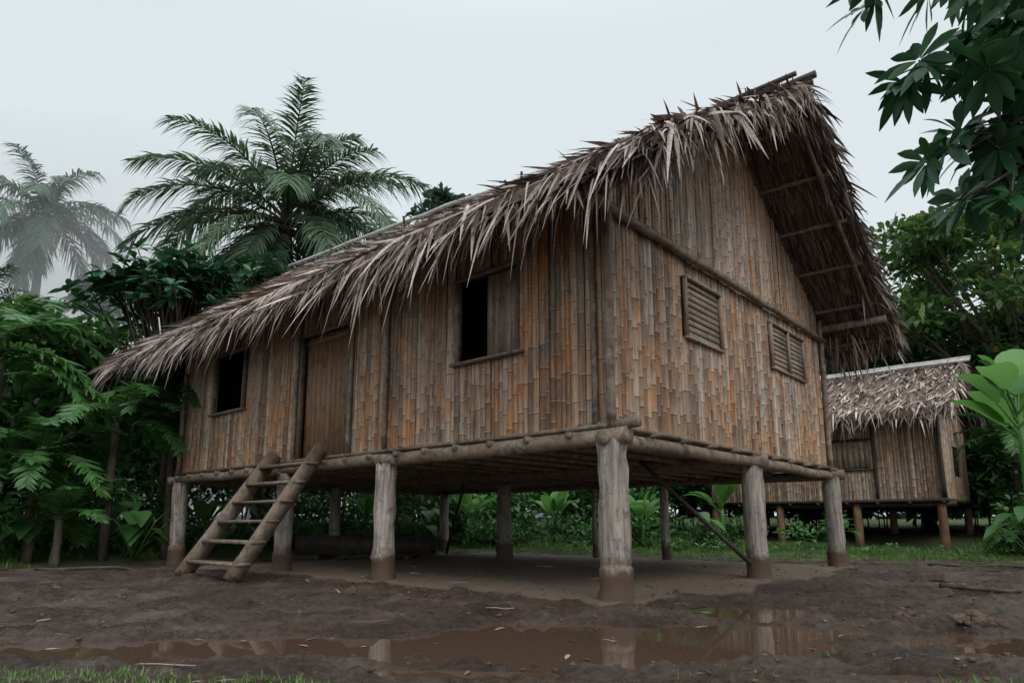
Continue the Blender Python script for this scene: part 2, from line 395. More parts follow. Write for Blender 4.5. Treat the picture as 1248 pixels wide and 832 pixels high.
def make_roof(f,u0,u1,wr,half,ze,zr0,zr1,par,mats,thick=.14,dens=1.,bl=1.,cbl=None):
    cbl=bl if cbl is None else cbl
    def rz(u,w):
        u=np.asarray(u,float);w=np.asarray(w,float)
        zr=zr0+(zr1-zr0)*np.clip(u,0,None)/u1
        return zr-(zr-ze)*np.abs(w-wr)/half
    top=MB();und=MB();frm=MB()
    nu=28
    for sgn in (-1,1):
        us=np.linspace(u0,u1,nu);ss=np.linspace(0,half,8)
        U,S=np.meshgrid(us,ss,indexing='ij');Wv=wr+sgn*S
        for mbx,dz in ((top,thick),(und,0.)):
            Z=rz(U,Wv)+dz+(.09*(fbm(U*1.3+9,S*1.3,3)-.5) if dz else 0)
            V=f(U.ravel(),Wv.ravel(),Z.ravel());i=np.arange(nu-1)[:,None]*8;j=np.arange(7)[None]
            mbx.add(V,np.stack([i+j,i+j+1,i+8+j+1,i+8+j],-1).reshape(-1,4),.25)
        for ue in (u0,u1):
            V0=f(np.full(8,ue),wr+sgn*ss,rz(np.full(8,ue),wr+sgn*ss));V1=V0+ZU*thick
            j=np.arange(7);und.add(np.concatenate([V0,V1]),np.stack([j,j+1,j+9,j+8],-1),.3)
        V0=f(us,np.full(nu,wr+sgn*half),rz(us,np.full(nu,wr+sgn*half)));V1=V0+ZU*thick;j=np.arange(nu-1)
        top.add(np.concatenate([V0,V1]),np.stack([j,j+1,j+nu+1,j+nu],-1),.3)
        sl=nrm(B*sgn*half+ZU*(ze-(zr0+zr1)/2))
        nn=nrm(np.cross(A,sl));nn=nn*(1 if nn[2]>0 else -1)
        slope_len=math.hypot(half,(zr0-ze));rows=int(slope_len/.34)
        for q in range(rows):
            s0=(q+.1)/rows*half;n=int((u1-u0)/.045*dens)
            u=rng.uniform(u0,u1,n);s=np.clip(s0+rng.normal(0,.07,n),0,half)
            P=f(u,wr+sgn*s,rz(u,wr+sgn*s)+thick+.03)
            D=sl+nn*rng.normal(.16,.12,(n,1))+A*rng.normal(0,.28,(n,1))
            blades(top,P,D,A+nn*rng.normal(0,.35,(n,1)),rng.uniform(.4,.8,n)*cbl,rng.uniform(.025,.07,n),rng.uniform(0,.12,n),[.8,1,.75,.1])
        # eave fringe
        n=int((u1-u0)/.0075*dens)
        u=rng.uniform(u0-.05,u1+.05,n);s=half-rng.uniform(-.06,.6,n)
        cl=fbm(u*2.3+sgn*9,s*0+2,3)
        bls=bl*(1. if sgn<0 else .8)
        P=f(u,wr+sgn*s,rz(u,wr+sgn*s)+rng.uniform(-.2,1,n)*(thick+.08))
        D=sl*1.+nn*rng.normal(.0,.22,(n,1))+A*rng.normal(0,.42,(n,1))-ZU*rng.uniform(0,.8,(n,1))
        blades(top,P,D,A+B*rng.normal(0,.8,(n,1)),(rng.uniform(.24,.58,n)+.65*(cl-.45)+.38*rng.random(n)**5)*bls,rng.uniform(.012,.056,n),rng.uniform(.05,.6,n),[.7,1,.85,.5,.06])
        n=int((u1-u0)/.018*dens)
        u=rng.uniform(u0,u1,n);s=half-rng.uniform(.0,.3,n)
        P=f(u,wr+sgn*s,rz(u,wr+sgn*s)-.01)
        D=-ZU+sl*rng.uniform(0,.7,(n,1))+A*rng.normal(0,.35,(n,1))
        blades(und,P,D,A+B*rng.normal(0,.8,(n,1)),rng.uniform(.15,.42,n)*bls,rng.uniform(.015,.05,n),0,[.7,1,.85,.5,.06])
        # loose wild strands
        n=int((u1-u0)*24*dens);u=rng.uniform(u0,u1,n);s=half-rng.uniform(-.05,1.2,n)
        P=f(u,wr+sgn*s,rz(u,wr+sgn*s)+thick)
        D=sl+nn*rng.normal(.2,.35,(n,1))+A*rng.normal(0,.9,(n,1))-ZU*rng.uniform(0,1,(n,1))
        blades(top,P,D,A+B*rng.normal(0,.8,(n,1)),rng.uniform(.3,.75,n)*bls,rng.uniform(.012,.045,n),rng.uniform(.2,.9,n),[.7,1,.85,.5,.06],r=rng.uniform(.5,1,n))
        # ragged ridge tufts
        n=int((u1-u0)*26*dens);u=rng.uniform(u0-.1,u1+.1,n);s=rng.uniform(0,.5,n)
        P=f(u,wr+sgn*s,rz(u,wr+sgn*s)+thick+.02)
        D=sl*.5+nn*rng.uniform(.05,.6,(n,1))+A*rng.normal(0,.7,(n,1))
        blades(top,P,D,A+B*rng.normal(0,.8,(n,1)),rng.uniform(.15,.5,n)*cbl,rng.uniform(.012,.045,n),rng.uniform(.1,.6,n),[.7,1,.85,.5,.06])
        for ue,sg in ((u0,-1),(u1,1)):
            n=int(slope_len/.0065*dens);s=rng.uniform(0,half,n)
            u=ue-sg*rng.uniform(-.03,.45,n)
            P=f(u,wr+sgn*s,rz(u,wr+sgn*s)+rng.random(n)*(thick+.07))
            D=sl*rng.uniform(.2,1,(n,1))+A*sg*rng.uniform(.0,.7,(n,1))+nn*rng.normal(.03,.2,(n,1))-ZU*rng.uniform(0,.6 if sgn<0 else .3,(n,1))
            cl=fbm(s*2.6+3,s*0+7,3)
            ln=(rng.uniform(.25,.6,n)+.5*(cl-.45))*bl*(1. if sgn<0 else .75)
            blades(top if sgn<0 else und,P,D,nn*.5+A*rng.normal(0,.9,(n,1))+B*rng.normal(0,.5,(n,1)),ln,rng.uniform(.013,.058,n),rng.uniform(.1,.7,n),[.7,1,.85,.5,.06])
        for q in range(rows):
            s0=(q+.4)/rows*half
            for ua,ub in ((u0,.3),(u1-2.2,u1)):
                n=int((ub-ua)/.02*dens);u=rng.uniform(ua,ub,n);s=np.clip(s0+rng.normal(0,.04,n),0,half-.05)
                P=f(u,wr+sgn*s,rz(u,wr+sgn*s)-.005)
                D=sl-nn*rng.uniform(.02,.12,(n,1))+A*rng.normal(0,.05,(n,1))
                blades(und,P,D,A+nn*rng.normal(0,.2,(n,1)),.42,rng.uniform(.02,.05,n),0,[1,1,.7],r=rng.uniform(.1,.65,n))
        for s in np.linspace(.35,half-.25,max(4,int(half/.75))):
            w=wr+sgn*s;log(frm,f(u0+.12,w,rz(u0,w)-.07),f(u1-.12,w,rz(u1,w)-.07),.04,.035,8,10,.012)
        for u in list(np.linspace(u0+.25,u1-.25,max(5,int((u1-u0)/1.1)))):
            log(frm,f(u,wr,rz(u,wr)-.14),f(u,wr+sgn*(half-.1),rz(u,wr+sgn*(half-.1))-.14),.035,.03,8,5,.012)
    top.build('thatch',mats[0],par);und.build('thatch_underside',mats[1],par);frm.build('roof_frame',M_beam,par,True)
    return rz

# ------------------------------------------------------------ MAIN HOUSE
LU,WW=11.2,7.72
house=empty('stilt_house',tuple(P0));f=mapper(P0)
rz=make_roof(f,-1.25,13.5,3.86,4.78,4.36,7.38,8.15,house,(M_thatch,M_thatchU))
ZF=1.92
wall=MB();bk=MB()
front=lambda a,z,o: f(a,.05-np.asarray(o),z)
gable=lambda a,z,o: f(.05-np.asarray(o),a,z)
backw=lambda a,z,o: f(a,WW-.05+np.asarray(o),z)
endw=lambda a,z,o: f(LU-.05+np.asarray(o),a,z)
opF=[(1.36,2.46,2.98,4.12),(4.98,6.40,ZF,4.06),(8.5,9.75,3.06,4.25)]
opG=[(1.92,3.02,3.30,4.16),(5.02,6.62,3.42,4.22),(4.25,4.36,2.2,2.42)]
zfront=lambda a: float(rz(a,.05))+.02
zg=lambda a: float(rz(0,a))+.02
ze_=lambda a: float(rz(LU,a))+.02
bamboo_wall(wall,front,.04,LU-.04,ZF,zfront,opF)
bamboo_wall(wall,gable,.04,WW-.04,ZF,lambda a:min(zg(a),4.42),opG,rbias=.05)
bamboo_wall(wall,gable,.04,WW-.04,4.42,zg,[],rbias=.12)
bamboo_wall(wall,backw,.04,LU-.04,ZF,lambda a: float(rz(a,WW))+.02,[],.07,.11,4)
bamboo_wall(wall,endw,.04,WW-.04,ZF,ze_,[],.07,.11,4)
wall.build('bamboo_walls',M_bamboo,house,True)
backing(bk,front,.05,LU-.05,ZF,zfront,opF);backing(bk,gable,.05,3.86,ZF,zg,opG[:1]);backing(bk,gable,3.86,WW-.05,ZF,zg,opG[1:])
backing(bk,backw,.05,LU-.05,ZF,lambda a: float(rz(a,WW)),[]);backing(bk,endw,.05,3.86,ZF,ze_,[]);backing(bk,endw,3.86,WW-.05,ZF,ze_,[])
bk.build('wall_light_block',M_dark,house)  # dark sheets added behind the bamboo to stop light leaking through
pl=MB()
for u,w,z1 in [(-.02,-.02,4.85),(LU,0,4.8),(0,WW,4.85),(LU,WW,4.8)]:
    log(pl,f(u,w,ZF-.04),f(u,w,z1),.055,.05,10,12,.008)
log(pl,f(.20,-.01,ZF),f(.20,-.01,4.85),.04,.035,8,12,.006)
for u in (3.98,6.52,4.90):
    log(pl,f(u,-.015,ZF),f(u,-.015,4.8),.04,.035,8,12,.008)
log(pl,f(-.05,-.75,4.44),f(-.05,WW+.1,4.44),.062,.05,10,14,.012)
log(pl,f(-.95,-.05,4.70),f(LU+1.6,-.05,4.78),.07,.06,10,14,.012)
log(pl,f(-1.2,WW+.05,4.68),f(LU+1.6,WW+.05,4.76),.07,.06,10,14,.012)
pl.build('poles',M_beam,house,True)
fl=MB()
V=np.array([f(-.06,-.06,1.865),f(LU+.05,-.06,1.865),f(LU+.05,WW+.05,1.865),f(-.06,WW+.05,1.865)])
fl.add(np.concatenate([V,V+ZU*.045]),[[0,1,2,3],[7,6,5,4],[0,4,5,1],[1,5,6,2],[2,6,7,3],[3,7,4,0]],.4)
for u in np.arange(.5,LU,.62): log(fl,f(u,-.13,1.81),f(u,WW+.12,1.81),.045,.04,8,6,.01)
for w in (0,3.86,WW): log(fl,f(-.22,w,1.765),f(LU+.18,w,1.765),.10,.085,12,16,.02,.14)
for u in (0,LU): log(fl,f(u,-.2,1.74),f(u,WW+.25,1.74),.085,.075,12,12,.018,.14)
for w in np.arange(.8,WW,.75): log(fl,f(-.17,w,1.845),f(.3,w,1.845),.03,.03,6,3,0)
log(fl,f(-.34,.02,1.90),f(.45,.02,1.89),.06,.055,10,5,.006)
fl.build('floor_platform',M_beam,house,True)
ps=MB()
def post(u,w,r,zt=1.70):
    p=f(u,w,0.);zb=gz(p[0],p[1])-.15;z=np.array([zb,0,.08,.15,.23,.30,.35,.39,.43,.5,.65,.8,1.,1.2,1.4,1.55,zt-.01,zt]);k=len(z)
    z[4:9]+=rng.uniform(-.04,.06)
    P=np.stack([np.full(k,p[0]),np.full(k,p[1]),z],1);P[:,:2]+=np.cumsum(rng.normal(0,.004,(k,2)),0)
    rr=r*(1+.12*(z<.37)*(z>-.5)+.03*rng.normal(0,1,k)+.12*np.clip(.12-z,0,.2)/.12)
    tube(ps,P,rr,18,None,True,.09)
for u,w,r in [(0,0,.165),(3.92,0,.155),(6.7,0,.145),(LU-.25,0,.155),(0,3.86,.155),(0,WW-.05,.155),(6.7,5.67,.17),(5.4,7.5,.06),
              (10.9,3.86,.14),(10.9,WW-.05,.14),(3.6,WW-.05,.09)]: post(u,w,r)
ps.build('posts',M_post,house,True)
br=MB()
log(br,f(-.02,3.55,.25),f(1.2,1.9+.7,1.75),.035,.03,8,5,.01)
log(br,f(8.6,5.6,.1),f(7.6,5.2,1.8),.04,.03,8,5,.01)
log(br,f(4.2,WW,.3),f(5.8,WW,1.8),.03,.03,8,5,.01)
br.build('braces',M_dark,house,True)
wd=MB()
def frame_front(u0,u1,z0,z1,mbx,sill=True):
    for u in (u0,u1): beam(mbx,f(u,.02,z0-.02),f(u,.02,z1),.04,.10,up=tuple(-B))
    if sill: beam(mbx,f(u0-.09,0,z0-.03),f(u1+.09,0,z0-.03),.13,.04)
    beam(mbx,f(u0-.03,.01,z1+.02),f(u1+.03,.01,z1+.02),.10,.04)
frame_front(1.36,2.46,2.98,4.12,wd);frame_front(8.5,9.75,3.06,4.25,wd);frame_front(4.98,6.40,1.95,4.06,wd,False)
wd.build('window_frames',M_beam,house)
sh=MB()
def frame_gable(w0,w1,z0,z1,mbx):
    for w in (w0,w1): beam(mbx,f(.01,w,z0-.02),f(.01,w,z1+.02),.032,.07,up=tuple(-A))
    for z in (z0,z1): beam(mbx,f(.01,w0-.02,z),f(.01,w1+.02,z),.074,.032)
frame_gable(1.92,3.02,3.30,4.16,sh);frame_gable(5.02,6.62,3.42,4.22,sh)
for i in range(5):
    a=1.40+i*.105;beam(sh,f(a+.05,.045,3.0),f(a+.05,.045,4.1),.098,.02,up=tuple(B),jit=.006)
def louvre(w0,w1,z0,z1,n):
    for i in range(n):
        z=z0+(i+.5)*(z1-z0)/n
        beam(sh,f(.025,w0+.02,z),f(.025,w1-.02,z),.012,(z1-z0)/n*1.08,up=tuple(nrm(ZU+A*.22)),jit=.008)
    beam(sh,f(.055,w0,(z0+z1)/2),f(.055,w1,(z0+z1)/2),.01,(z1-z0)+.04)
louvre(1.94,3.0,3.32,4.14,9)
louvre(5.04,5.80,3.44,4.2,9);louvre(5.84,6.60,3.44,4.2,9)
beam(sh,f(.0,5.82,3.42),f(.0,5.82,4.22),.04,.05,up=tuple(-A))
sh.build('shutters',M_shut,house)
dr=MB()
for i in range(9):
    a=5.03+i*.148;beam(dr,f(a+.07,.10,1.93),f(a+.07,.10,4.05),.144,.03,up=tuple(B),jit=.004)
beam(dr,f(5.03,.07,3.95),f(6.36,.07,3.95),.03,.08)
beam(dr,f(5.17,.075,2.85),f(5.17,.075,3.12),.09,.02,up=tuple(B),r=0)
dr.build('door',M_door,house)
rd=MB()
r0=rz(-1.2,3.86)+.20;r1=rz(13.5,3.86)+.22
log(rd,f(-.9,3.6,r0),f(13.5,3.6,r1),.045,.045,8,20,.03)
log(rd,f(2.5,3.35,float(rz(2.5,3.35))+.25),f(13.4,3.35,float(rz(13.4,3.35))+.25),.03,.03,8,20,.03)
rd.build('ridge_cap',M_pale,house,True)
rd=MB()
log(rd,f(-1.30,3.92,float(rz(0,3.86))+.18),f(2,3.88,float(rz(2,3.86))+.14),.055,.05,8,6,.01)
log(rd,f(-1.42,3.66,float(rz(0,3.86))+.12),f(2,3.75,float(rz(2,3.86))+.05),.055,.05,8,6,.01)
log(rd,f(-1.2,3.45,float(rz(0,3.86))+.12),f(1,3.6,float(rz(2,3.86))+.10),.04,.04,8,6,.01)
for u in (.6,1.7,4.3,4.6,8.0,11.2): 
    z=float(rz(u,3.86))+.1;log(rd,f(u,3.5,z-.1),f(u+rng.normal(0,.08),3.45+rng.normal(0,.06),z+.2*rng.uniform(.6,1)),.035,.03,6,3,.005)
for u,w in ((1.3,1.6),(2.0,2.2),(3.2,1.9),(5.2,2.6),(7.7,2.3)):
    z=float(rz(u,w))+.15;log(rd,f(u,w,z),f(u+.25,w-.1,z+.18),.035,.03,6,3,.005)
log(rd,f(-1.0,-.35,4.60),f(.3,-.30,4.64),.07,.07,10,4,.01)
rd.build('ridge_poles',M_dark,house,True)

# ------------------------------------------------------------ LADDER
lad=empty('wooden_ladder',tuple(f(6.1,-.8,0.)))
lm=MB()
for u0_,u1_ in ((5.22,5.44),(6.80,6.86)):
    p=f(u0_,-1.62,.03);q=f(u1_,-.14,2.03)
    beam(lm,p,q,.07,.24,up=(0,0,1),jit=.012)
lm.build('stringers',M_plank,lad)
lm=MB()
for i in range(6):
    t=(i+.75)/6.6;w=-1.62+1.48*t;z=.03+2.0*t
    beam(lm,f(5.17+.2*t,w-.01,z),f(6.88,w-.01,z),.23,.045,jit=.015)
lm.build('treads',M_plank,lad)

# dark dugout-like trough standing under the far side of the house
mb=MB()
p=np.array([-4.9,16.0,0]);q=np.array([-1.8,15.7,0]);dv=nrm(q-p);sv=np.array([-dv[1],dv[0],0])
beam(mb,p+ZU*.16,q+ZU*.16,.7,.06)
for s_ in (-.36,.36): beam(mb,p+sv*s_+ZU*.36,q+sv*s_+ZU*.36,.05,.40)
for e_ in (p+dv*.03,q-dv*.03): beam(mb,e_-sv*.33+ZU*.34,e_+sv*.33+ZU*.34,.05,.34)
for e_ in (p+dv*.5,q-dv*.5): beam(mb,e_-sv*.4+ZU*.07,e_+sv*.4+ZU*.07,.14,.12)
mb.build('wooden_trough',M_dark)
mb=MB()
for (a,b_) in (((8.2,13.6),(11.0,13.1)),((5.5,8.9),(7.5,8.7)),((-8.3,12.0),(-6.2,12.6))):
    log(mb,[a[0],a[1],gz(*a)+.03],[b_[0],b_[1],gz(*b_)+.03],.03,.02,8,8,.03)
mb.build('fallen_branches',M_bark,None,True)

# ------------------------------------------------------------ SMALL HUT
hut=empty('small_stilt_hut',tuple(HP));h=mapper(HP)
hz=make_roof(h,-.5,7.2,2.2,2.75,3.72,5.38,5.38,hut,(M_thatchP,M_thatchU),thick=.2,dens=.9,bl=.72,cbl=.9)
w2=MB();b2=MB();HL,HW,HF=6.6,4.4,1.5
fr=lambda a,z,o:h(a,.03-np.asarray(o),z);ga=lambda a,z,o:h(.03-np.asarray(o),a,z)
bw=lambda a,z,o:h(a,HW+np.asarray(o),z);ew=lambda a,z,o:h(HL+np.asarray(o),a,z)
zfh=lambda a: float(hz(a,.03));zgh=lambda a: float(hz(0,a))
bamboo_wall(w2,fr,0,HL,HF,zfh,[(1.7,2.9,2.4,3.2)],.06,.11,4);bamboo_wall(w2,ga,0,HW,HF,zgh,[(2.2,3.1,2.2,3.1)],.06,.11,4)
bamboo_wall(w2,bw,0,HL,HF,lambda a:float(hz(a,HW)),[],.09,.12,4);bamboo_wall(w2,ew,0,HW,HF,zgh,[],.09,.12,4)
w2.build('bamboo_walls',M_bamboo2,hut,True)
backing(b2,fr,.02,HL,HF,zfh,[]);backing(b2,ga,.02,HW/2,HF,zgh,[]);backing(b2,ga,HW/2,HW,HF,zgh,[]);backing(b2,bw,.02,HL,HF,lambda a:float(hz(a,HW)),[])
b2.build('wall_light_block',M_dark,hut)  # same added dark backing, blocks light through the hut walls
fh=MB()
for i in range(8): beam(fh,h(1.72+i*.15+.07,.0,2.42),h(1.72+i*.15+.07,.0,3.18),.14,.02,up=tuple(B),jit=.01)
fh.build('shutters',M_shut,hut)
fh=MB()
V=np.array([h(-.1,-.1,1.42),h(HL+.1,-.1,1.42),h(HL+.1,HW+.1,1.42),h(-.1,HW+.1,1.42)])
fh.add(np.concatenate([V,V+ZU*.09]),[[0,1,2,3],[7,6,5,4],[0,4,5,1],[1,5,6,2],[2,6,7,3],[3,7,4,0]],.4)
for w in (.1,HW-.1): log(fh,h(-.25,w,1.36),h(HL+.1,w,1.36),.07,.07,8,8,.01)
for u in np.arange(0,HL,.8): log(fh,h(u,-.22,1.40),h(u,HW+.2,1.40),.04,.04,6,4,.01)
log(fh,h(-.02,-.02,HF),h(-.02,-.02,3.9),.06,.05);log(fh,h(1.6,-.03,HF),h(1.6,-.03,3.9),.04,.04)
beam(fh,h(1.6,-.02,2.36),h(3.0,-.02,2.36),.05,.05);beam(fh,h(1.6,-.02,3.24),h(3.0,-.02,3.24),.05,.05)
fh.build('floor_platform',M_dark,hut)
fh=MB()
for u in (.1,2.2,4.4,6.5):
    for w in (.1,HW-.1):
        p=h(u,w,0.);log(fh,[p[0],p[1],gz(p[0],p[1])-.1],[p[0],p[1],1.4],.12,.11,10,5,.005)
fh.build('posts',wood_mat('red_post',(.14,.07,.04),(.32,.17,.10)),hut,True)
fh=MB();log(fh,h(-.7,2.2,5.67),h(7.3,2.2,5.67),.06,.06,8,10,.01);log(fh,h(-.7,1.95,5.56),h(7.3,1.95,5.56),.05,.05,8,10,.01);fh.build('ridge_cap',M_pale,hut,True)

# ------------------------------------------------------------ VEGETATION
OV=[.15,.75,1,.8,.06]
OB=[.12,.5,.85,1,.7,.06]
def leafcloud(mb,c,rad,n,L,W,shell=.45,updown=.2,prof=OV,fold=.25,droop=.25):
    c=np.array(c,float);rad=np.array(rad,float)*np.ones(3)
    d=nrm(rng.normal(0,1,(n,3)));d[:,2]=np.where(d[:,2]<-.35,-d[:,2],d[:,2])
    r=rng.random((n,1))**shell
    P=c+d*rad*r*(.8+.35*rng.random((n,1)))
    D=d*.8+rng.normal(0,.55,(n,3));D[:,2]+=updown-.15
    S=np.cross(nrm(D),[0,0,1])+rng.normal(0,.35,(n,3))
    blades(mb,P,D,S,rng.uniform(.6,1.2,n)*L,rng.uniform(.75,1.2,n)*W,droop*rng.uniform(.3,1.6,n),prof,fold)
def rosette(mb,c,n,L,W,axis=(0,0,1),spread=(.05,1.0),droop=.25):
    c=np.array(c,float);az=np.arange(n)*2.4+rng.random()*6;el=rng.uniform(*spread,n)
    ax=nrm(np.array(axis,float));r1=nrm(np.cross(ax,[.3,1,.1]));r2=np.cross(ax,r1)
    D=(np.cos(az)[:,None]*r1+np.sin(az)[:,None]*r2)*np.cos(el)[:,None]+ax*np.sin(el)[:,None]
    S=np.cross(D,ax)
    blades(mb,np.repeat(c[None],n,0)+D*.02,D,S+rng.normal(0,.15,(n,3)),rng.uniform(.65,1.1,n)*L,rng.uniform(.85,1.1,n)*W,droop*rng.uniform(.4,1.6,n),OB,.2)
def frond(ml,mr,p0,az,el,Lf,nl,ll,lw,bend=1.3,ld=.3,vee=.25,rr=.03,fwd=.55,base=.14):
    k=14;t=np.linspace(0,1,k);e=el-bend*t**1.25
    hdir=np.array([math.cos(az),math.sin(az),0]);side=np.array([-math.sin(az),math.cos(az),0])
    T=np.cos(e)[:,None]*hdir+np.sin(e)[:,None]*ZU
    P=np.array(p0,float)+np.vstack([np.zeros(3),np.cumsum((T[1:]+T[:-1])/2*(Lf/(k-1)),0)])
    tube(mr,P,rr*(1-.85*t),5,None,False)
    fr_=rng.uniform(0,.45)
    for sg in (-1,1):
        tt=np.linspace(base,.995,nl)+rng.normal(0,.006,nl);tt=np.clip(tt,0,1)
        Q=np.stack([np.interp(tt,t,P[:,i]) for i in range(3)],1);TT=nrm(np.stack([np.interp(tt,t,T[:,i]) for i in range(3)],1))
        UP=np.cross(TT,side);UP*=np.where(UP[:,2:3]<0,-1,1)
        s=np.clip((tt-base)/(1-base),0,1);ln=ll*(.3+.75*np.sin(np.pi*np.clip(s*.86+.1,0,1))**.8)
        D=TT*(fwd+.5*s[:,None])+side*sg*.85+UP*(vee+rng.normal(0,.14,(nl,1)))+rng.normal(0,.07,(nl,3))
        blades(ml,Q,D,TT+UP*rng.normal(0,.2,(nl,1)),ln*rng.uniform(.8,1.15,nl),lw,ld*rng.uniform(.5,1.5,nl),[.5,1,.7,.08],r=np.clip(fr_+.5*rng.random(nl),0,1))
def palm(name,x,y,zc,Lf,n,ll,lw,mat,bark,nl=62,tr=.2,elr=(-.5,1.35),bend=1.35,ld=.35,seed=None):
    e=empty(name,(x,y,gz(x,y)));ml=MB();mr=MB()
    z0=gz(x,y)-.2;k=12;t=np.linspace(0,1,k)
    P=np.stack([x+.3*np.sin(t*2)-.3*math.sin(2),y+0*t,z0+(zc-z0)*t],1);tube(mr,P,tr*(1.2-.3*t),10,None,True,.15)
    for i in range(n):
        q=(i+.5)/n;el=elr[1]-(elr[1]-elr[0])*q**.9+rng.normal(0,.08);az=i*2.399+rng.normal(0,.15)
        L=Lf*rng.uniform(.85,1.1)*(.8+.2*math.sin(q*3.1))
        frond(ml,mr,[x,y,zc+.35*(1-q)],az,el,L,nl,ll,lw,bend=bend*rng.uniform(.8,1.2),ld=ld,rr=.035*Lf/4)
    ml.build('fronds',mat,e);mr.build('trunk',bark,e,True)
palm('palm_tree',-8.6,24,11.9,6.2,46,1.1,.07,M_palm,M_bark,nl=95,tr=.28,elr=(-.65,1.4),bend=1.4,ld=.6)
palm('palm_tree',-26.0,35,17.5,5.0,24,1.1,.10,M_mid,M_barkhaze,nl=50,tr=.22,ld=.7)
palm('palm_tree',-22.5,27,9.3,3.6,18,.8,.08,M_mid,M_barkhaze,nl=40,tr=.2,ld=.5)

def tree(name,x,y,H,cr,nclump,nleaf,L,W,mat,bark,tr=.22,cz=None,cc=None,shellr=.42,clumpr=(.8,1.5)):
    e=empty(name,(x,y,gz(x,y)));ml=MB();mt=MB();z0=gz(x,y)-.2
    cc=np.array([x,y,H-cr[2]]) if cc is None else np.array(cc,float)
    fork=np.array([x,y,z0])*.45+cc*.55;fork[2]=z0+(cc[2]-cr[2]*.6-z0)*.8
    log(mt,[x,y,z0],fork,tr,tr*.75,10,8,.08,.1)
    for i in range(nclump):
        d=nrm(rng.normal(0,1,3));d[2]=d[2]*.9+.1
        c=cc+d*np.array(cr)*rng.uniform(.35,1.)**.7
        r=rng.uniform(*clumpr)
        mid=(fork+c)/2+rng.normal(0,.3,3)+np.array([0,0,-.2])
        tube(mt,np.array([fork,fork*.6+mid*.4,mid,c]),[tr*.5,tr*.4,tr*.25,.02],6,None,False)
        for q in range(3):
            c2=c+rng.normal(0,r*.45,3);tube(mt,np.array([mid*.3+c*.7,c2]),[.03,.01],4,None,False)
        leafcloud(ml,c,[r,r,r*.7],int(nleaf/nclump*rng.uniform(.7,1.3)),L,W,shell=shellr)
    ml.build('foliage',mat,e);mt.build('trunk',bark,e,True)
tree('broadleaf_tree',16.5,21,12.6,(3.8,3.2,4.2),38,11500,.34,.16,M_righttree,M_bark,tr=.3,cc=(16.2,21,8.8))
tree('broadleaf_tree',12.6,25,9.8,(2.2,2.2,2.8),20,4500,.34,.16,M_leaf,M_bark,tr=.25)
tree('broadleaf_tree',16.0,26,9.6,(2.8,2.2,3.4),24,6500,.36,.17,M_leaf,M_bark,tr=.25,cc=(16,26,6.3))
tree('broadleaf_tree',20.5,26,15,(4,4,5),26,6000,.4,.2,M_leaf,M_bark,tr=.3)
tree('broadleaf_tree',-3.1,33,18.2,(1.9,2.0,1.7),14,3000,.42,.2,M_mid,M_bark,tr=.25,clumpr=(.6,1.0))
tree('broadleaf_tree',-21,33,13.8,(2.0,2.,1.6),8,1800,.42,.2,M_far,M_barkhaze,tr=.2,clumpr=(.7,1.1))
tree('broadleaf_tree',-13,19,6.5,(2.8,2.,2.4),20,5000,.34,.15,M_leaf,M_bark,tr=.2)

def rosette_tree(name,x,y,cc,cr,n,L,W,mat,tr=.12,nl=13):
    e=empty(name,(x,y,gz(x,y)));ml=MB();mt=MB();z0=gz(x,y)-.2;cc=np.array(cc,float);fork=np.array([x,y,z0])*.5+cc*.5
    fork[2]=z0+(cc[2]-z0)*.6;log(mt,[x,y,z0],fork,tr,tr*.8,8,6,.05)
    for i in range(n):
        d=nrm(rng.normal(0,1,3));d[2]=abs(d[2])*1.0-.25;c=cc+d*np.array(cr)*rng.uniform(.55,1.05)
        mid=(fork+c)/2+rng.normal(0,.12,3);tube(mt,np.array([fork,mid,c]),[tr*.4,tr*.22,.02],5,None,False)
        for q in range(2):
            c2=c+rng.normal(0,.22,3);tube(mt,np.array([mid*.3+c*.7,c2]),[.02,.012],4,None,False)
            rosette(ml,c2,nl,L,W,axis=d*.5+ZU,spread=(-.25,.9))
    ml.build('foliage',mat,e);mt.build('trunk',M_bark,e,True)
rosette_tree('broadleaf_tree',-9.0,17.4,(-9.0,17.4,6.7),(2.1,1.6,1.5),85,.46,.17,M_leafglossy)
rosette_tree('broadleaf_tree',-7.0,18.6,(-7.0,18.8,7.4),(1.3,1.3,1.1),30,.42,.16,M_leafglossy)

e=empty('overhanging_tree',(6.6,5.2,0));ml=MB();mt=MB()
tx,ty=6.6,5.2
log(mt,[tx,ty,-.2],[tx-.3,ty-.1,4.2],.17,.12,10,8,.04)
fork=np.array([tx-.3,ty-.1,4.2])
tips=[(2.68,4.5,4.9,4),(2.95,4.3,4.85,3),(3.25,4.5,4.12,6),(3.3,4.5,3.5,5),(3.5,4.6,4.45,6),(3.62,4.7,3.85,6),(3.75,4.6,3.45,5),(3.9,4.5,4.8,6),(4.1,4.7,4.2,6),(4.1,4.8,3.7,5),(3.45,4.1,4.6,4),
      (3.55,4.5,4.15,5),(3.85,4.5,4.1,6),(3.8,4.4,3.7,5),(3.4,4.5,3.2,4),(3.7,4.3,4.4,6),(3.95,4.5,4.5,6),(4.0,4.6,3.35,5),
      (4.4,4.9,4.0,6),(4.5,4.6,4.6,6),(4.6,5.,5.2,6),(5.2,4.8,5.4,7),(5.6,5.4,5.8,7),(5.0,5.6,4.9,6),(3.9,4.9,5.3,6),(4.8,4.4,3.6,5)]
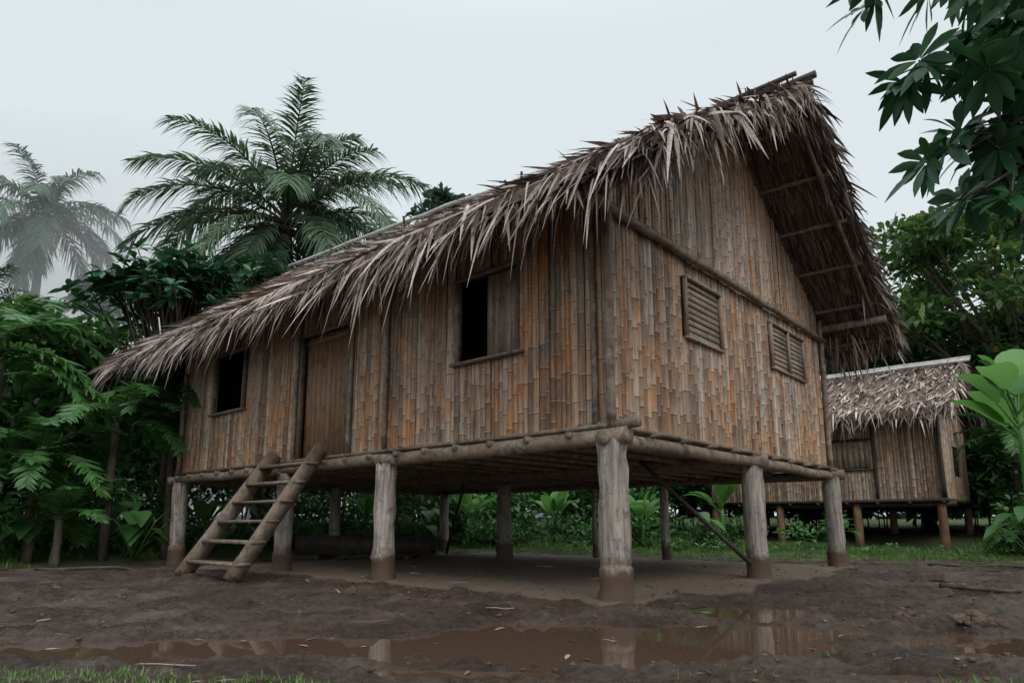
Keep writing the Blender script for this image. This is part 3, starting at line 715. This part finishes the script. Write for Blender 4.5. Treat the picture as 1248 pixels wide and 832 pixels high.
for x,y,z,n in tips:
    c=np.array([x,y,z]);mid=fork*.45+c*.55+np.array([0,0,.35])+rng.normal(0,.06,3)
    tube(mt,np.array([fork,fork*.7+mid*.3+[0,0,.1],mid,c*.85+mid*.15,c]),[.045,.035,.02,.012,.008],6,None,False)
    for q in range(max(2,n//2+1)):
        c2=c+rng.normal(0,.13,3);tube(mt,np.array([c*.8+mid*.2,c2]),[.012,.007],4,None,False)
        ax=np.array([-.5,-.4,-.15])+rng.normal(0,.45,3)
        rosette(ml,c2,12,.30,.085,axis=ax,spread=(-.15,.8),droop=.3)
ml.build('foliage',M_over,e);mt.build('trunk',M_bark,e,True)

def fern(name,x,y,zc,Lf,n,ll,lw,el=(.1,1.1),tr=.1,mat=None,bend=1.4,nl=44):
    e=empty(name,(x,y,gz(x,y)));ml=MB();mr=MB();z0=gz(x,y)-.1
    if zc>z0+.4: log(mr,[x,y,z0],[x,y,zc],tr,tr*.7,8,6,.02,.15)
    for i in range(n):
        frond(ml,mr,[x,y,max(zc,z0+.1)],i*2.399+rng.normal(0,.2),rng.uniform(*el),Lf*rng.uniform(.8,1.1),nl,ll,lw,bend=bend*rng.uniform(.8,1.2),ld=.12,vee=.02,rr=.016,fwd=.3,base=.12)
    ml.build('fronds',mat or M_fern,e);mr.build('stem',M_bark,e,True)
for a in [(-11.2,13.6,4.3,3.1,18,.5,.085),(-8.7,14.6,3.0,2.2,15,.38,.07),(-12.6,16.2,5.6,3.0,16,.5,.09),(-8.0,15.8,3.8,2.1,13,.38,.07),(-10.2,12.8,1.6,1.9,13,.34,.06),
          (-11.6,12.0,2.9,2.5,14,.4,.08),(-9.6,13.6,2.2,2.0,13,.36,.065),(-8.9,13.4,.9,1.5,13,.3,.05),(-10.6,12.2,.7,1.4,13,.28,.05),(13.4,17.0,.5,1.1,16,.2,.03),(12.4,16.6,.5,.9,14,.18,.03),(14.6,19.5,3.4,2.0,14,.36,.06)]:
    fern('tree_fern' if a[2]>1 else 'fern_plant',*a)

def banana(name,x,y,hh,n,L=1.9,W=.5,mat=None,up=(.7,1.45)):
    e=empty(name,(x,y,gz(x,y)));ml=MB();mr=MB();z0=gz(x,y)-.1
    log(mr,[x,y,z0],[x+.05,y,z0+hh*.45],.09,.06,8,5,.01)
    for i in range(n):
        az=i*2.399+rng.random();el=rng.uniform(*up);c=np.array([x,y,z0+hh*.45*rng.uniform(.85,1)])
        D=np.array([math.cos(az)*math.cos(el),math.sin(az)*math.cos(el),math.sin(el)])
        pl_=.35*L;b0=c+D*pl_;tube(mr,np.array([c,b0]),[.03,.02],5,None,False)
        S=np.array([-math.sin(az),math.cos(az),0])
        blades(ml,b0[None],D[None],S[None],L*rng.uniform(.8,1.1),W*rng.uniform(.85,1.15),rng.uniform(.2,.55),[.2,.75,.95,1,1,.93,.8,.55,.05],.3)
    ml.build('leaves',mat or M_banana,e);mr.build('stem',M_banana,e,True)
for a in [(10.5,13.8,7.2,10,1.8,.66),(11.8,15.4,6.6,9,1.7,.6),(-8.6,17.0,5.0,8,1.6,.45),(-7.6,16.9,1.6,9,.9,.35),(3.9,20.5,1.9,9,1.0,.4),(1.4,22.,2.0,9,1.2,.42),(-1.5,22.5,2.2,9,1.2,.42),(-4.5,21.,2.0,9,1.1,.4),
          (6.6,21.5,2.4,8,1.2,.4),(15.2,18.5,3.6,9,1.5,.5),(-10.5,15.4,2.4,9,1.0,.42)]:
    banana('banana_plant',*a)

for x,y in [(-8.8,15.6),(-9.9,14.0),(-7.2,17.8),(-11.6,13.2),(-2.8,21.3),(5.2,19.8),(-8.2,14.9),(11.9,15.6)]:
    e=empty('elephant_ear_plant',(x,y,gz(x,y)));ml=MB();mr=MB();z0=gz(x,y)
    for i in range(11):
        az=i*2.4+rng.random();r=rng.uniform(.25,.8);c=np.array([x+r*math.cos(az),y+r*math.sin(az),z0+rng.uniform(.4,1.25)])
        tube(mr,np.array([[x,y,z0],[x+r*.5*math.cos(az),y+r*.5*math.sin(az),c[2]*.7],c]),[.015,.012,.008],5,None,False)
        D=np.array([[math.cos(az),math.sin(az),-.35]]);S=np.array([[-math.sin(az),math.cos(az),0]])
        blades(ml,c[None]-D*.1,D,S,.5,.42,.35,[.55,1,.95,.7,.4,.05],.2)
    ml.build('leaves',M_fern,e);mr.build('stems',M_fern,e)

def clear(x,y,mrg=.6):
    u,w=loc(P0,x,y)
    if -2<u<12.6 and -2.5<w<9.0: return False
    u,w=loc(HP,x,y)
    return not(-.8-mrg<u<7.4 and -1.2-mrg<w<5.3)
g1=MB();g2=MB();stems=MB()
for row,(d0,d1,hmin,hmax,cnt,L,W,nl) in enumerate([(1.6,3.6,.35,.9,190,.20,.085,90),(3.2,6.5,1.1,2.3,160,.26,.12,170),(6,10,2.4,4.2,110,.34,.15,260),(9.5,16,4.5,7.5,90,.48,.22,330),(7,17,1.5,4,70,.36,.17,300)]):
    for i in range(cnt):
        x=rng.uniform(-24,24) if row<4 else rng.uniform(9,30);y=float(yb(x))+rng.uniform(d0,d1)
        if not clear(x,y,.5 if row else .2): continue
        if x>15.5 and row<2 and y<17: continue
        hgt=rng.uniform(hmin,hmax);z0=gz(x,y);mbx=g1 if rng.random()<.5 else g2
        for q in range(1 if row<2 else 3):
            cz=z0+hgt*rng.uniform(.3,.75);r=hgt*.5 if row<2 else hgt*.33
            c=[x+rng.normal(0,r*.6 if row>1 else .1),y+rng.normal(0,r*.5 if row>1 else .1),cz]
            leafcloud(mbx,c,[max(r*1.1,.5),max(r*1.1,.5),r],int(nl/(1 if row<2 else 2)),L*rng.uniform(.7,1.4),W*rng.uniform(.7,1.3),shell=.5,updown=.35)
        log(stems,[x,y,z0-.1],[x+rng.normal(0,.2),y,z0+hgt*.7],.03,.015,5,4,.02)
        if row==1 and rng.random()<.6:
            for k_ in range(7):
                frond(g2,stems,[x+.6,y-.3,z0+.1],rng.random()*6.28,rng.uniform(.5,1.2),rng.uniform(.7,1.2),22,.22,.04,bend=1.2,ld=.1,vee=0,rr=.01,fwd=.3)
je=empty('jungle_undergrowth',(0,22,0))
g1.build('dark_foliage',M_leaf,je);g2.build('light_foliage',M_fern,je);stems.build('stems',M_bark,je)
df=MB()
for i in range(120):
    x=rng.uniform(-60,60);y=rng.uniform(44,58);hgt=rng.uniform(5,9);z0=gz(x,y)
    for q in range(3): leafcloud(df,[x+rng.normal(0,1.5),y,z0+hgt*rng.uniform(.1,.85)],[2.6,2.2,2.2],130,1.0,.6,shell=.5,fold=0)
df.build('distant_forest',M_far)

gm=MB()
def grass(n,xr,fy,hs,ws,seed=0,thr=0.):
    x=rng.uniform(*xr,n);y=fy(x,rng.random(n))
    k=np.array([clear(a,b,-.4) for a,b in zip(x,y)])&(fbm(x*2.5+5,y*2.5,3)>thr);x=x[k];y=y[k];z=gheight(x,y)[0];m_=len(x);nb=9
    P=np.repeat(np.stack([x,y,z-.01],1),nb,0);P[:,:2]+=rng.normal(0,.05,(m_*nb,2));an=rng.random(m_*nb)*6.28
    D=np.stack([np.cos(an)*.5,np.sin(an)*.5,rng.uniform(.6,1.3,m_*nb)],1)
    sc=np.repeat(.6+.9*fbm(x*.9,y*.9),nb)
    blades(gm,P,D,np.stack([-np.sin(an),np.cos(an),0*an],1),sc*rng.uniform(*hs,m_*nb),rng.uniform(*ws,m_*nb),rng.uniform(.1,.8,m_*nb),[1,.85,.5,.08])
grass(13000,(-16,17),lambda x,r:yb(x)-.5+5.5*r**1.1,(.07,.22),(.006,.013))
grass(3000,(-16,17),lambda x,r:yb(x)+1.0+4*r,(.15,.4),(.008,.018))
grass(1200,(-12,13),lambda x,r:yb(x)-2.2+2*r,(.05,.14),(.006,.012),thr=.5)
def fgy(x,r): return 3.35+.8*r**1.6*np.clip(1-(x+3.2)*.28,.1,1)
grass(520,(-3.3,-.9),fgy,(.03,.085),(.004,.008),thr=.44)
grass(160,(-4.5,5),lambda x,r:3.6+5*r,(.03,.07),(.004,.007),thr=.5)
grass(60,(2.3,3.4),lambda x,r:3.45+.35*r,(.03,.09),(.004,.008),thr=.45)
gm.build('grass',M_grass)
wm_=MB()
for i in range(300):
    x=rng.uniform(-14,15);y=float(yb(x))+rng.uniform(-.2,3.2)
    if clear(x,y,-.2): rosette(wm_,[x,y,gz(x,y)+rng.uniform(.05,.25)],8,rng.uniform(.12,.26),rng.uniform(.05,.1),spread=(.1,1.1))
wm_.build('weeds',M_fern)

# real mist bank hanging in the trees behind, left: nested soft shells of thin mist
fm=bpy.data.materials.new('mist');fm.use_nodes=True;nt=fm.node_tree
nt.nodes.remove(nt.nodes['Principled BSDF']);vs=nt.nodes.new('ShaderNodeVolumeScatter');vs.inputs['Density'].default_value=.02;vs.inputs['Color'].default_value=(1,1,1,1)
nt.links.new(vs.outputs[0],nt.nodes['Material Output'].inputs['Volume'])
me_=empty('mist_cloud',(-27,39,8))
for i,(sx_,sy_,sz_) in enumerate(((27,13,17),(21,11.5,12),(15,10,8))):
    bpy.ops.mesh.primitive_ico_sphere_add(subdivisions=4,radius=1,location=(-27,39,7+1-i))
    fo=bpy.context.object;fo.name='mist_layer_%d'%(i+1);fo.scale=(sx_,sy_,sz_);fo.data.materials.append(fm)
    fo.parent=me_;fo.matrix_parent_inverse=me_.matrix_basis.inverted()

# ------------------------------------------------------------ light, world, camera
w=bpy.data.worlds.new('World');scene.world=w;w.use_nodes=True;nt=w.node_tree;bg=nt.nodes['Background']
sky=nt.nodes.new('ShaderNodeTexSky');sky.sky_type='NISHITA';sky.sun_disc=False
sky.sun_elevation=math.radians(45);sky.sun_rotation=math.radians(160);sky.dust_density=4;sky.air_density=1.2
hs=nt.nodes.new('ShaderNodeHueSaturation');hs.inputs['Saturation'].default_value=.35;nt.links.new(sky.outputs[0],hs.inputs['Color'])
mx=nt.nodes.new('ShaderNodeMix');mx.data_type='RGBA';mx.inputs[0].default_value=.85
nt.links.new(hs.outputs[0],mx.inputs[6]);mx.inputs[7].default_value=(8.2,9.0,9.35,1)
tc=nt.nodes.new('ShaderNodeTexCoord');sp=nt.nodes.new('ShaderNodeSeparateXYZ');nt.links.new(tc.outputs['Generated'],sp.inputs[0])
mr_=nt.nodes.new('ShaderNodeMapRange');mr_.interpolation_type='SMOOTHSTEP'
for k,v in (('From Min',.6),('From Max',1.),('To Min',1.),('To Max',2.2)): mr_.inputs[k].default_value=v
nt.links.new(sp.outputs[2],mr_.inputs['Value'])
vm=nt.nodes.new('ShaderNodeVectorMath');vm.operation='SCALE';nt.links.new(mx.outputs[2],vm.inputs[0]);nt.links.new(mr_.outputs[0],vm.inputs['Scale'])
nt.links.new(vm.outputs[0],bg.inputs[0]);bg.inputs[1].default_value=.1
sd=bpy.data.lights.new('sun','SUN');sd.energy=1.2;sd.angle=math.radians(30);sd.color=(1,.98,.95)
so=bpy.data.objects.new('sun',sd);scene.collection.objects.link(so)
so.rotation_euler=(math.radians(45),0,math.radians(20))
cd=bpy.data.cameras.new('camera');cam=bpy.data.objects.new('camera',cd);scene.collection.objects.link(cam)
cam.location=(0,0,.82);cam.rotation_euler=(math.radians(100),0,0)
cd.sensor_width=36;cd.lens=819/1248*36;cd.shift_y=(494-416)/1248;cd.clip_end=1500;cd.clip_start=.05
scene.camera=cam
